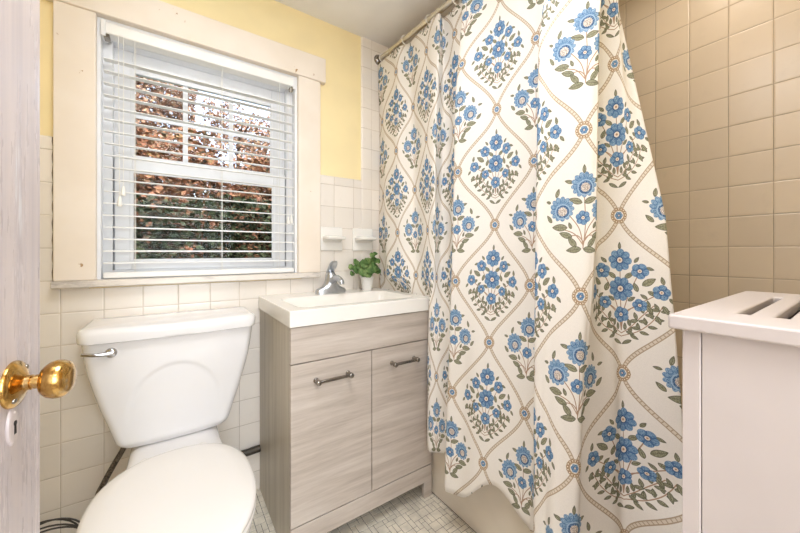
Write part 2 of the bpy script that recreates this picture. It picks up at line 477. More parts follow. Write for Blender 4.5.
    flower(*P(0, -.012), .0175, 6, .3); flower(*P(-.052, .012), .031, 13, 0, 1); flower(*P(.050, .006), .029, 13, .2, 1); flower(*P(.002, .068), .031, 13, .1, 1)
    # linen grain
    img[:] = np.clip(img*(1+.008*grain[..., None]), 0, 255)
    im = bpy.data.images.new('ogee_bouquet_print', W, H, alpha=False)
    buf = np.ones((H, W, 4), np.float32); buf[..., :3] = img/255.0
    im.pixels.foreach_set(buf.ravel()); im.update(); im.pack()
    return im
def catm2(pts, n=8):
    return [(v.x, v.y) for v in catmull([(p[0], p[1], 0) for p in pts], n)]

m_curtain, b = newmat('printed_cotton', (243, 237, 228), .85, spec=.15)
uvn = b.n('ShaderNodeUVMap'); uvn.uv_map = 'UVMap'
ti = b.n('ShaderNodeTexImage'); ti.image = make_print(); ti.extension = 'REPEAT'; ti.interpolation = 'Linear'
b.l(uvn.outputs[0], ti.inputs[0]); b.l(ti.outputs[0], b.p.inputs['Base Color'])
b.bump(b.noise(b.n('ShaderNodeNewGeometry').outputs['Position'], 13, 4), .18, .006)

# ------------------------------------------------------------------ room shell
OX0, OX1, OZ0, OZ1 = -.2154, .4843, .946, 1.868          # window opening
WT = .16
bm = bmesh.new()
# plaster back wall around the opening (mat 0 yellow, 1 tile)
X0, X1, Y1 = LEFT_X-.1, TUBW_X+.1, WALL_Y+WT
box(bm, X0, OX0, WALL_Y, Y1, 0, CEIL); box(bm, OX1, X1, WALL_Y, Y1, 0, CEIL)
box(bm, OX0, OX1, WALL_Y, Y1, 0, OZ0); box(bm, OX0, OX1, WALL_Y, Y1, OZ1, CEIL)
T = .006
box(bm, LEFT_X, .824, WALL_Y-T, WALL_Y, 0, OZ0-.03, 1)                         # wainscot tile
box(bm, LEFT_X, OX0-.02, WALL_Y-T, WALL_Y, OZ0-.03, 1.38, 1); box(bm, OX1+.02, .824, WALL_Y-T, WALL_Y, OZ0-.03, 1.38, 1)
box(bm, .886, TUBW_X, WALL_Y-T, WALL_Y, 0, CEIL, 1)
def bullnose(bm, horiz, a0, a1, b0, b1):
    prof = []
    for k in range(7):
        t = k/6*PI/2; prof.append((b1-.012+.012*math.sin(t) if True else 0, T*1.25*math.cos(t)))
    prof = [(b0, T*1.25)]+prof
    rings = []
    for a in (a0, a1):
        ring = []
        for q, d in prof+[(b0, 0)]:
            ring.append((a, WALL_Y-d, q) if horiz else (q, WALL_Y-d, a))
        rings.append(ring)
    loft(bm, rings, mi=1)
bullnose(bm, True, LEFT_X, OX0-.02, 1.38, 1.4248); bullnose(bm, True, OX1+.02, .824, 1.38, 1.4248)
# corner strip: rounded edge faces the plaster (towards -x)
prof = [(.886, T*1.25)]+[(.836-.012*math.sin(k/6*PI/2), T*1.25*math.cos(k/6*PI/2)) for k in range(7)]+[(.886, 0)]
loft(bm, [[(q, WALL_Y-d, a) for q, d in prof] for a in (0, CEIL)], mi=1)
struct(link('wall_back', bm, [m_yellow, m_tile_x], smooth=True, angle=30))

struct(link('wall_right', B(TUBW_X, TUBW_X+.1, FRONT_Y, WALL_Y, 0, CEIL), m_tile_y, smooth=False))
struct(link('wall_left', B(LEFT_X-.1, LEFT_X, FRONT_Y, WALL_Y, 0, CEIL), m_yellow, smooth=False))
DX0, DX1 = -.285, .46
bm = bmesh.new()
box(bm, LEFT_X-.1, DX0, FRONT_Y-.1, FRONT_Y, 0, CEIL); box(bm, DX1, TUBW_X+.1, FRONT_Y-.1, FRONT_Y, 0, CEIL)
box(bm, DX0, DX1, FRONT_Y-.1, FRONT_Y, 2.03, CEIL)
struct(link('wall_front', bm, m_yellow, smooth=False))
struct(link('ceiling', B(LEFT_X-.1, TUBW_X+.1, -1.9, Y1, CEIL, CEIL+.1), m_ceil, smooth=False))
bm = bmesh.new(); box(bm, -.9, -.8, -1.9, FRONT_Y-.1, 0, CEIL); struct(link('wall_hall_left', bm, m_paint_plain, smooth=False))
bm = bmesh.new(); box(bm, 1.0, 1.1, -1.9, FRONT_Y-.1, 0, CEIL); struct(link('wall_hall_right', bm, m_paint_plain, smooth=False))
bm = bmesh.new(); box(bm, -.9, 1.1, -2.0, -1.9, 0, CEIL+.1); struct(link('wall_hall_end', bm, m_paint_plain, smooth=False))
bm = bmesh.new(); box(bm, -.9, LEFT_X-.1, -1.9, FRONT_Y-.1, CEIL, CEIL+.1); struct(link('ceiling_hall', bm, m_ceil, smooth=False))
struct(link('floor_hall', B(-.9, 1.1, -1.9, FRONT_Y-.1, -.05, 0), m_hallfloor, smooth=False))
# ground outside
struct(link('ground', B(-9, 11, Y1, 16, -.4, -.3), m_grass, smooth=False))

# floor: random-block mosaic of little tiles over a grout bed
U = .0195
bm = bmesh.new(); box(bm, LEFT_X, TUBW_X, FRONT_Y-.1, WALL_Y, -.05, -.0012, 0)
fx0, fx1, fy0, fy1 = LEFT_X, APRON_X, FRONT_Y-.1, WALL_Y
nx, ny = int((fx1-fx0)/U)+1, int((fy1-fy0)/U)+1
occ = np.zeros((nx+2, ny+2), bool)
rs = random.Random(11)
for j in range(ny):
    for i in range(nx):
        if occ[i, j]: continue
        opts = [(2, 2)]*5+[(2, 1)]*4+[(1, 2)]*4+[(1, 1)]*1
        rs.shuffle(opts)
        for (a, c) in opts:
            if i+a <= nx and j+c <= ny and not occ[i:i+a, j:j+c].any():
                occ[i:i+a, j:j+c] = True
                g = .0008
                xa, xb = fx0+i*U+g, min(fx0+(i+a)*U-g, fx1); ya, yb = fy0+j*U+g, min(fy0+(j+c)*U-g, fy1)
                if xb > xa+.002 and yb > ya+.002:
                    e = .0008
                    lo = [bm.verts.new(p) for p in ((xa, ya, -.0012), (xb, ya, -.0012), (xb, yb, -.0012), (xa, yb, -.0012))]
                    hi = [bm.verts.new(p) for p in ((xa+e, ya+e, 0), (xb-e, ya+e, 0), (xb-e, yb-e, 0), (xa+e, yb-e, 0))]
                    bm.faces.new(hi).material_index = 1
                    for k in range(4):
                        bm.faces.new((lo[k], lo[(k+1) % 4], hi[(k+1) % 4], hi[k])).material_index = 1
                break
struct(link('floor', bm, [m_grout, m_ftile], smooth=False))

# window trim
CY = WALL_Y-.024
bm = bmesh.new(); box(bm, -.3198, OX0, CY, WALL_Y, OZ0, OZ1)
struct(link('trim_1', bm, m_trim, mods=[BEV(.003)]))
bm = bmesh.new(); box(bm, OX1, .592, CY, WALL_Y, OZ0, OZ1)
struct(link('trim_2', bm, m_trim, mods=[BEV(.003)]))
bm = bmesh.new(); box(bm, -.340, .6165, CY-.006, WALL_Y, OZ1, 1.985)
struct(link('trim_3', bm, m_trim, mods=[BEV(.003)]))
struct(link('trim_4', B(-.322, .588, WALL_Y-.045, WALL_Y+.05, .922, OZ0), m_marble, mods=[BEV(.004)]))
# caulk bead down the left casing
bm = bmesh.new(); tube(bm, [(-.3215+.0012*math.sin(k*1.7), WALL_Y-.006, .93+k*.0149) for k in range(34)], .0035, 6)
struct(link('trim_5', bm, m_seal))

# ------------------------------------------------------------------ window
win = bpy.data.objects.new('window_1', None); C.objects.link(win); win.location = (.134, WALL_Y+.06, OZ0); struct(win)
wo = tuple(win.location)
def frame(bm, x0, x1, z0, z1, y0, y1, l, r, bt, tp):
    box(bm, x0, x0+l, y0, y1, z0, z1); box(bm, x1-r, x1, y0, y1, z0, z1)
    box(bm, x0+l, x1-r, y0, y1, z0, z0+bt); box(bm, x0+l, x1-r, y0, y1, z1-tp, z1)
bm = bmesh.new()
frame(bm, OX0, OX1, OZ0, OZ1, WALL_Y-.002, WALL_Y+.04, .010, .010, .001, .010)       # jamb liner
frame(bm, OX0, OX1, OZ0, OZ1, WALL_Y+.045, WALL_Y+.13, .036, .036, .03, .05)
box(bm, OX0+.036, OX0+.044, WALL_Y+.085, WALL_Y+.093, OZ0+.03, OZ1-.05); box(bm, OX1-.044, OX1-.036, WALL_Y+.085, WALL_Y+.093, OZ0+.03, OZ1-.05)
link('window_frame', bm, m_vinyl, win, wo, mods=[BEV(.002)])
GX0, GX1 = -.1257, .390
def sash(nm, z0, z1, gz0, gz1, y0, munt):
    bm = bmesh.new(); x0, x1 = OX0+.040, OX1-.040
    frame(bm, x0, x1, z0, z1, y0, y0+.030, GX0-x0, x1-GX1, gz0-z0, z1-gz1)
    frame(bm, GX0-.006, GX1+.006, gz0-.006, gz1+.006, y0-.004, y0+.004, .012, .012, .012, .012)
    s = link(nm, bm, m_vinyl, win, wo, mods=[BEV(.002)])
    link('pane', B(GX0-.004, GX1+.004, y0+.013, y0+.017, gz0-.004, gz1+.004), m_glass, s, (0, 0, 0) if False else wo, smooth=False)
    if munt:
        bm = bmesh.new(); w3 = (GX1-GX0)/3; h = (gz1+gz0)/2
        for k in (1, 2): box(bm, GX0+w3*k-.009, GX0+w3*k+.009, y0+.007, y0+.0125, gz0, gz1)
        box(bm, GX0, GX1, y0+.0075, y0+.012, h-.009, h+.009)
        link('muntin', bm, m_vinyl, s, wo, smooth=False)
    return s
sash('lower_sash', OZ0+.03, 1.412, 1.010, 1.350, WALL_Y+.056, False)
up = sash('upper_sash', 1.380, OZ1-.05, 1.412, 1.744, WALL_Y+.0905, True)

# ------------------------------------------------------------------ venetian blind
BX0, BX1 = OX0+.014, OX1-.014
bl = thing('window_blind', 'white venetian blind lowered over the window with open slats', 'window blind', (.134, WALL_Y+.01, .948))
bo = tuple(bl.location)
bm = bmesh.new(); box(bm, BX0, BX1, WALL_Y-.016, WALL_Y+.034, 1.812, 1.852)
link('headrail', bm, m_blind, bl, bo, mods=[BEV(.004)])
for xx in (BX0-.003, BX1-.010):
    bm = bmesh.new(); box(bm, xx, xx+.013, WALL_Y-.019, WALL_Y+.036, 1.800, 1.856); link('bracket', bm, m_nickel if False else m_vinyl, bl, bo, mods=[BEV(.002)])
for xx in (BX0+.004, BX1-.020):
    bm = bmesh.new(); box(bm, xx, xx+.016, WALL_Y-.014, WALL_Y+.02, 1.798, 1.8115); link('tilt_gear', bm, m_darknickel, bl, bo, mods=[BEV(.002)])
bm = bmesh.new()
zs = [1.003+.0427*k for k in range(18)]
for z in zs:
    yc = WALL_Y+.010; n = 6; hw = .0175; th = .0024; ti_ = math.radians(5)
    up_, dn_ = [], []
    for k in range(n+1):
        s = -1+2*k/n; y = yc+hw*s; crown = .0022*(1-s*s)
        zc = z+math.tan(ti_)*hw*s+crown
        up_.append((y, zc+th/2)); dn_.append((y, zc-th/2))
    ring = up_+dn_[::-1]
    loft(bm, [[(x, y, q) for y, q in ring] for x in (BX0+.002, BX1-.002)])
link('slats', bm, m_blind, bl, bo)
bm = bmesh.new(); box(bm, BX0+.002, BX1-.002, WALL_Y-.010, WALL_Y+.030, .9485, .970)
link('bottom_rail', bm, m_blind, bl, bo, mods=[BEV(.004)])
for lx in (-.112, .172, .402):
    bm = bmesh.new()
    for yy in (WALL_Y-.0095, WALL_Y+.0295):
        tube(bm, [(lx, yy, .965), (lx, yy, 1.815)], .0009, 5)
    link('ladder_cord', bm, m_cord, bl, bo)
def pullcord(x, z1, dx):
    bm = bmesh.new(); tube(bm, [(x, WALL_Y-.018, 1.815), (x+dx*.5, WALL_Y-.021, (1.815+z1)/2), (x+dx, WALL_Y-.021, z1)], .0011, 5)
    c = link('pull_cord', bm, m_cord, bl, bo)
    bm = bmesh.new(); lathe(bm, [(.0025, .016), (.0045, .012), (.0075, -.012), (.0078, -.016), (.006, -.019)], 16, Matrix.Translation((x+dx, WALL_Y-.021, z1-.008)))
    link('tassel', bm, m_cord, c, bo)
pullcord(-.157, 1.232, .004); pullcord(-.143, 1.270, .0); pullcord(.438, 1.198, 0); pullcord(.450, 1.202, .002)

# ------------------------------------------------------------------ trees outside
def tree(label, cx, cy, z0, z1, rx, ry, nleaf, mat, group, seed, lf=.05, gap=0.0):
    r = random.Random(seed)
    t = thing('tree', label, 'tree', (cx, cy, -.3), group)
    to = (cx, cy, -.3)
    bm = bmesh.new()
    tube(bm, catmull([(cx, cy, -.32), (cx+.03, cy, z0*.5+.2), (cx-.03, cy+.02, (z0+z1)/2), (cx, cy, z1-.25)], 5), [.09-.075*k/15 for k in range(16)], 8)
    for k in range(14):
        a = r.uniform(0, 2*PI); zz = r.uniform(z0+.1, z1-.4)
        tube(bm, catmull([(cx, cy, zz), (cx+math.cos(a)*rx*.4, cy+math.sin(a)*ry*.4, zz+.18), (cx+math.cos(a)*rx*.8, cy+math.sin(a)*ry*.8, zz+.3)], 4), [.022-.002*i for i in range(9)], 5)
    link('trunk', bm, m_bark, t, to)
    # leaves in clumps
    V, F = [], []
    clumps = []
    for k in range(max(24, nleaf//90)):
        while True:
            p = (r.uniform(-1, 1), r.uniform(-1, 1), r.uniform(-1, 1)); q = p[0]**2+p[1]**2+p[2]**2
            if abs(p[0]) < .95 and q < 1.9: break
        clumps.append((cx+p[0]*rx, cy+p[1]*ry, (z0+z1)/2+p[2]*(z1-z0)/2))
    for k in range(nleaf):
        c = r.choice(clumps); s = .17
        p = Vector((c[0]+r.gauss(0, s), c[1]+r.gauss(0, s), c[2]+r.gauss(0, s*.8)))
        p = Vector((min(max(p.x, cx-rx), cx+rx), min(max(p.y, cy-ry), cy+ry), min(p.z, z1)))
        a = Vector((r.gauss(0, 1), r.gauss(0, 1), r.gauss(0, .6))).normalized()
        q = a.cross(Vector((r.gauss(0, 1), r.gauss(0, 1), r.gauss(0, 1)))).normalized()
        L = lf*r.uniform(.6, 1.3); Wd = L*.36
        n = a.cross(q)
        i = len(V)
        V += [p-a*L*.5, p+q*Wd*.9-a*.1*L+n*L*.08, p+a*L*.5, p-q*Wd*.9-a*.1*L+n*L*.08]
        F.append((i, i+1, i+2, i+3))
    me = bpy.data.meshes.new('foliage'); me.from_pydata([tuple(v-Vector(to)) for v in V], [], F); me.materials.append(mat)
    o = bpy.data.objects.new('foliage', me); C.objects.link(o); o.parent = t
    return t
G = 'trees outside the window'
tree('dark green bushy shrub outside, low in the left half of the window', -.58, 4.5, -.15, 1.58, .82, .5, 14000, m_leaf_green, G, 1, .085)
tree('dark green bushy shrub outside, low in the right half of the window', 1.17, 4.5, -.15, 1.66, .82, .5, 14000, m_leaf_green, G, 2, .085)
tree('reddish brown leafy shrub outside, behind the two green shrubs', .55, 5.9, .1, 2.70, 1.9, .6, 22000, m_leaf_mid, G, 3, .10)
tree('tall copper-leaved tree outside, filling the upper left of the window', -.75, 7.6, 1.2, 5.0, 1.10, .8, 22000, m_leaf_red, G, 4, .085)
tree('copper-leaved tree outside against the sky, upper middle of the window', 1.17, 7.6, 1.4, 3.9, .68, .8, 7000, m_leaf_red, G, 5, .08)
tree('thin copper-leaved tree outside, at the right edge of the window', 2.6, 7.6, 1.2, 3.2, .60, .7, 5000, m_leaf_red, G, 6, .08)

# ------------------------------------------------------------------ bathroom door (open, far left) with brass knob
d_ang = math.atan2(.990, .139)
dh = (-.1624-.80*.139, .7133-.80*.990, 0)
door = bpy.data.objects.new('door_1', None); C.objects.link(door); door.location = dh; door.rotation_euler = (0, 0, d_ang); struct(door)
bm = bmesh.new()
box(bm, .0, .115, 0, .035, .012, 2.0); box(bm, .685, .80, 0, .035, .012, 2.0)
for z0, z1 in ((.012, .24), (.72, .90), (1.85, 2.0)): box(bm, .115, .685, 0, .035, z0, z1)
for z0, z1 in ((.24, .72), (.90, 1.85)): box(bm, .115, .685, .010, .025, z0, z1)
link('door_slab', bm, m_door, door, mods=[BEV(.002)])
KX, KZ = .731, .8666
Mk = Matrix.Translation((KX, 0, KZ)) @ Matrix.Rotation(PI/2, 4, 'X')      # local z -> -y (into the room)
bm = bmesh.new()
lathe(bm, [(.0305, -.001), (.0305, .002), (.029, .0045), (.022, .008), (.0145, .011), (.012, .0125), (.010, .013)], 40, Mk)
kn = link('knob_rose', bm, m_brass, door)
for a in (.9, .9+PI):
    bm = bmesh.new(); lathe(bm, [(.0036, .0), (.0036, .0078), (.0028, .0088), (.0005, .009)], 14, Mk @ Matrix.Translation((.0225*math.cos(a), .0225*math.sin(a), 0)))
    link('screw', bm, m_darknickel, kn)
bm = bmesh.new()
lathe(bm, [(.0098, .010), (.0098, .018), (.0078, .0185), (.0078, .021), (.0092, .0215), (.0092, .027), (.013, .0275), (.0188, .030), (.0236, .0355), (.0255, .042), (.0250, .0485), (.0222, .054), (.017, .0575), (.010, .0592), (.0004, .0596)], 44, Mk)
link('door_knob', bm, m_brass, door)
bm = bmesh.new()
Me = Matrix.Translation((KX-.004, 0, .8125)) @ Matrix.Rotation(PI/2, 4, 'X')
rings = []
for sc_, h in ((1, -.001), (1, .0012), (.93, .0028), (.80, .0034)):
    rings.append([Me @ Vector((x*sc_, y*sc_, h)) for x, y, _ in sring(0, 0, 0, .0118, .0245, 36)])
loft(bm, rings)
kp = link('keyhole_plate', bm, m_door, door)
kp['label'] = 'white painted oval keyhole plate'
bm = bmesh.new(); lathe(bm, [(.0034, .0), (.0034, .0039)], 16, Me @ Matrix.Translation((.001, .004, 0)))
v = [Me @ Vector(p) for p in ((-.0008, .003, .0), (.0028, .003, .0), (.0034, -.010, .0), (-.0014, -.010, .0))]
v2 = [Me @ Vector(p) for p in ((-.0008, .003, .0039), (.0028, .003, .0039), (.0034, -.010, .0039), (-.0014, -.010, .0039))]
loft(bm, [v, v2]); link('keyhole', bm, m_black, kp)
bm = bmesh.new(); lathe(bm, [(.0022, .0), (.0022, .004), (.001, .0046)], 12, Me @ Matrix.Translation((0, .0185, 0))); link('screw', bm, m_door, kp)

# ------------------------------------------------------------------ bathtub
tub = thing('bathtub', 'cream enamel built-in bathtub behind the shower curtain', 'bathtub', (1.29, .7, 0)); to = (1.29, .7, 0)
TY0, TY1, TZ = FRONT_Y+.004, WALL_Y-.008, .40
bm = bmesh.new()
prof = [(APRON_X+.002, 0), (APRON_X+.002, .004), (APRON_X, .006), (APRON_X, TZ-.03), (APRON_X+.004, TZ-.012), (APRON_X+.016, TZ-.003), (APRON_X+.03, TZ)]
rings = [[(x, y, z) for x, z in prof] for y in (TY0, TY1)]
rows = [[bm.verts.new((x, TY0+(TY1-TY0)*k/30, z)) for x, z in prof] for k in range(31)]
for a, c in zip(rows, rows[1:]):
    for i in range(len(prof)-1): bm.faces.new((a[i], a[i+1], c[i+1], c[i]))
link('apron', bm, m_tub, tub, to)
bm = bmesh.new()
cx, cy = (APRON_X+TUBW_X)/2+.015, (TY0+TY1)/2
ax_, ay_ = (TUBW_X-APRON_X)/2-.004, (TY1-TY0)/2
def rect_ring(x0, x1, y0, y1, z, n=12):
    out = []
    for k in range(n): out.append((x0+(x1-x0)*k/n, y0, z))
    for k in range(n): out.append((x1, y0+(y1-y0)*k/n, z))
    for k in range(n): out.append((x1-(x1-x0)*k/n, y1, z))
    for k in range(n): out.append((x0, y1-(y1-y0)*k/n, z))
    return out
def ell_ring(a, c, z, e=4.5, n=48):
    out = []
    base = rect_ring(-1, 1, -1, 1, z)
    for x, y, _ in base:
        m = (abs(x)**e+abs(y)**e)**(1/e); out.append((cx+a*x/m, cy+c*y/m, z))
    return out
loft(bm, [rect_ring(APRON_X+.03, TUBW_X-.004, TY0, TY1, TZ), ell_ring(ax_-.065, ay_-.075, TZ, 5), ell_ring(ax_-.08, ay_-.09, TZ-.015, 5),
          ell_ring(ax_-.10, ay_-.13, .20, 4.5), ell_ring(ax_-.14, ay_-.2, .09, 4), ell_ring(ax_-.2, ay_-.3, .07, 4)], cap0=False)
link('basin', bm, m_tub, tub, to)

# ------------------------------------------------------------------ shower rod, rings and curtain
def rodxz(y): return (.930+.024*(1.55-y), 2.095-.036*(1.55-y))
rod = thing('shower_rod', 'metal shower curtain rod reaching from the window wall above the bathtub', 'shower rod', (.95, .7, 2.06)); ro = (.95, .7, 2.06)
bm = bmesh.new(); ys = [WALL_Y-.006, .7, FRONT_Y+.001]; tube(bm, [(rodxz(y)[0], y, rodxz(y)[1]) for y in ys], .0125, 20)
link('rod', bm, m_rod, rod, ro)
for y, s in ((WALL_Y-.006, PI/2), (FRONT_Y, -PI/2)):
    x, z = rodxz(y)
    bm = bmesh.new(); lathe(bm, [(.029, 0), (.029, .003), (.024, .009), (.016, .014), (.0155, .022)], 28, Matrix.Translation((x, y, z)) @ Matrix.Rotation(s, 4, 'X'))
    link('flange', bm, m_nickel, rod, ro)

CP = [(-1.40, .925, 1.535), (-1.0, .908, 1.452), (-.5, .889, 1.38), (0, .884, 1.297), (.5, .908, 1.257), (1, .930, 1.216), (1.5, .918, 1.145), (2, .897, 1.081), (2.35, .885, 1.052), (2.65, .888, 1.030),
      (3, .914, 1.041), (3.35, .942, 1.050), (3.65, .950, 1.016), (4, .940, .976), (4.35, .935, .930), (4.7, .876, .902), (4.86, .853, .888), (5, .853, .866), (5.5, .884, .800), (6, .909, .741),
      (6.5, .932, .681), (7, .951, .622), (7.3, .943, .580), (7.8, .826, .518), (8.05, .782, .500), (8.25, .772, .480), (8.56, .784, .455), (9, .814, .396), (9.17, .827, .3775),
      (9.27, .842, .378), (9.62, .916, .416), (9.8, .932, .398), (10, .946, .373), (10.35, .960, .326), (10.68, .977, .284)]
LOWER = {2.35: (.889, 1.063), 2.65: (.888, 1.048), 3: (.905, 1.029), 3.35: (.924, 1.011), 3.65: (.937, .996), 9.17: (.838, .392), 9.27: (.850, .390), 9.62: (.896, .382), 9.8: (.920, .377)}
cp = catmull([(x, y, p) for p, x, y in CP], 7)
cpl = catmull([(*LOWER.get(p, (x, y)), p) for p, x, y in CP], 7)      # the folds open out towards the hem
HEM = [(-2, .235), (4.4, .235), (4.85, .178), (5.25, .182), (6.3, .28), (7.25, .205), (12, .2)]
def hem(p):
    for (a, u_), (c, v_) in zip(HEM, HEM[1:]):
        if a <= p <= c: return u_+(v_-u_)*smst(a, c, p)
    return .2
NZ = 90
bm = bmesh.new(); uvl = bm.loops.layers.uv.new('UVMap')
grid = []
for q, ql in zip(cp, cpl):
    X, Y, p = q; XU, YU = X, Y
    xr, zr = rodxz(Y); ztop = zr-.030; zb = hem(p); row = []
    for k in range(NZ+1):
        z = ztop+(zb-ztop)*k/NZ; t = z-1.13
        wb = smst(0, .5, -t); X = XU+(ql.x-XU)*wb; Y = YU+(ql.y-YU)*wb
        w10 = smst(9.3, 10.0, p); we = smst(10.0, 10.68, p); wl = 1-smst(3.6, 4.6, p)
        if t < 0: kx = (.07-.035*wl-.030*smst(4.3, 4.7, p)*(1-smst(5.2, 5.8, p))*(1-wl))*(1-w10)*(1-.78*smst(7.3, 7.9, p)*(1-smst(8.4, 8.8, p)))+.035*w10; ky = .03*w10*(1-we)+.08*we+wl*(.03+.05*(1-smst(1.4, 2.2, p)))
        else: kx = .025; ky = .03*w10*(1-we)+.19*we+.06*wl*(1-smst(2, 3, p))
        x = X+kx*t; y = Y+ky*t
        wt = smst(1.55, 2.04, z)
        x = x*(1-wt)+(xr+(X-.925)*.55)*wt
        x = min(x, .9222+max(0, z-.43)*.35)
        wv = smst(1.052, 1.076, y)*(1-smst(.865, .93, z))
        x = x*(1-wv)+.9218*wv
        x = x+.004*math.sin(p*5.1+z*1.7)*(1-wv)*smst(.45, .6, z)
        y = min(y, WALL_Y-.012)
        row.append((bm.verts.new((x, y, z)), p, z))
    grid.append(row)
for a, c in zip(grid, grid[1:]):
    for k in range(NZ):
        quad = (a[k], c[k], c[k+1], a[k+1])
        f = bm.faces.new([v[0] for v in quad])
        for lp, (v, p, z) in zip(f.loops, quad): lp[uvl].uv = (p/2.0, (z-1.136)/PH)
cur = link('shower_curtain', bm, m_curtain, smooth=True, angle=180, mods=[('SOLIDIFY', dict(thickness=.0012, offset=0))])
tag(cur, 'white shower curtain printed with blue flower bouquets and rope trellis, beside the vanity', 'shower curtain')
# rings
rng_y = [1.50, 1.30, 1.12, .96, .84, .68, .52, .44, .38, .345]
words = ['first', 'second', 'third', 'fourth', 'fifth', 'sixth', 'seventh', 'eighth', 'ninth', 'tenth']
r0 = None
for i, y in enumerate(rng_y):
    x, z = rodxz(y)
    if r0 is None:
        bm = bmesh.new(); R = .0225
        tube(bm, [(R*math.cos(2*PI*k/24), .0, R*math.sin(2*PI*k/24)-.008) for k in range(25)], .0022, 8)
        r0 = link('curtain_ring', bm, m_cord); o = r0
    else:
        o = r0.copy(); C.objects.link(o)
    o.location = (x, y, z)
    tag(o, f'small pale curtain ring on the shower rod, {words[i]} from the window wall', 'curtain ring', 'rings along the shower rod')

# ------------------------------------------------------------------ toilet
TX = .014
toi = thing('toilet', 'white two-piece toilet with closed lid below the window', 'toilet', (TX, 1.2, 0)); tt = (TX, 1.2, 0)
# tank
HWZ = [(.404, .150), (.410, .158), (.425, .165), (.455, .174), (.49, .184), (.54, .199), (.60, .213), (.66, .226), (.72, .234), (.770, .239)]
def hw_at(z):
    for (a, u_), (c, v_) in zip(HWZ, HWZ[1:]):
        if a <= z <= c: return u_+(v_-u_)*(z-a)/(c-a)
    return HWZ[-1][1]
bm = bmesh.new(); rings = []
NF, NZT = 72, 70
zl = [.404, .406, .410, .416, .425, .436]+[.45+(.772-.45)*k/NZT for k in range(NZT+1)]
for z in zl:
    a = hw_at(min(z, .77)); yf = 1.372-.040*smst(.41, .77, z)-.0; yb = 1.536
    yf += .012*(1-smst(.402, .424, z)); 
    ring = []
    rc = .026
    # front edge from left to right with slight bow, rounded corners, then back
    for k in range(NF+1):
        s = -1+2*k/NF; x = s*a
        bow = .016*(1-s*s)
        e = max(0, abs(x)-(a-rc)); ycor = rc-math.sqrt(max(0, rc*rc-e*e))
        y = yf-bow+ycor
        ex, ez = x/.136, (z-.505)/.172
        if z < .505: ez = 0; 
        rr = math.sqrt(ex*ex+ez*ez)
        y += .0045*(1-smst(.93, 1.02, rr))*smst(.44, .60, z)
        ring.append((TX+x, y, z))
    for k in range(9): ring.append((TX+a-2*a*k/8*1.0, yb, z))
    rings.append(ring)
loft(bm, rings)
link('tank', bm, m_porc, toi, tt, angle=60)
# lid
def rrect(hx, y0, y1, z, r, bow, n=14):
    out = []
    pts = [(hx-r, y0+r, -PI/2, 0), (hx-r, y1-.012, 0, PI/2), (-hx+r, y1-.012, PI/2, PI), (-hx+r, y0+r, PI, 1.5*PI)]
    for ci, (x, y, a0, a1) in enumerate(pts):
        ry = r if ci in (0, 3) else .012
        for k in range(9):
            a = a0+(a1-a0)*k/8; out.append([TX+x+r*math.cos(a), y+ry*math.sin(a), z])
    # front subdivisions for bow
    m = 16; last = out[-1]; first = out[0]
    for k in range(1, m): 
        out.append([last[0]+(first[0]-last[0])*k/m, last[1]+(first[1]-last[1])*k/m, z])
    for p in out:
        s = (p[0]-TX)/hx
        if p[1] < y0+r+.001: p[1] -= bow*(1-s*s)
    return [tuple(p) for p in out]
bm = bmesh.new()
loft(bm, [rrect(.238, 1.320, 1.536, .766, .032, .016), rrect(.245, 1.312, 1.540, .769, .034, .016), rrect(.246, 1.311, 1.541, .775, .034, .016), rrect(.247, 1.310, 1.541, .794, .034, .016),
          rrect(.2455, 1.3115, 1.540, .802, .034, .016), rrect(.240, 1.316, 1.537, .8085, .033, .016), rrect(.230, 1.326, 1.53, .812, .03, .014), rrect(.15, 1.38, 1.48, .8145, .03, .005)])
link('tank_lid', bm, m_porc, toi, tt, angle=60)
# lever
Ml = Matrix.Translation((-.1525, 1.327, .735)) @ Matrix.Rotation(PI/2, 4, 'X')
bm = bmesh.new(); lathe(bm, [(.0150, -.004), (.0150, .004), (.013, .007), (.008, .009), (.0004, .0095)], 28, Ml)
tube(bm, catmull([(-.149, 1.317, .736), (-.165, 1.312, .735), (-.190, 1.309, .737), (-.217, 1.311, .742)], 8), [.0085-.0012*math.sin(k/24*PI)-.0030*k/24 for k in range(25)], 12)
link('flush_lever', bm, m_chrome, toi, tt)
# bowl and pedestal
def egg(a, yf, yb, yc, z, e=2.3, n=56):
    out = []
    for k in range(n):
        t = 2*PI*k/n; c, s = math.cos(t), math.sin(t)
        x = a*math.copysign(abs(c)**(2/e), c); bb = (yb-yc) if s > 0 else (yc-yf)
        out.append((TX+x, yc+bb*math.copysign(abs(s)**(2/e), s), z))
    return out
bm = bmesh.new()
loft(bm, [egg(.112, .93, 1.38, 1.16, 0), egg(.112, .93, 1.38, 1.16, .02), egg(.098, .96, 1.37, 1.17, .05), egg(.098, .96, 1.36, 1.15, .14), egg(.118, .90, 1.35, 1.10, .22), egg(.150, .82, 1.32, 1.05, .30),
          egg(.170, .775, 1.29, 1.02, .36), egg(.174, .768, 1.285, 1.02, .385), egg(.170, .772, 1.28, 1.02, .392), egg(.12, .83, 1.22, 1.02, .392), egg(.10, .86, 1.18, 1.02, .34)])
link('bowl', bm, m_porc, toi, tt, angle=60)
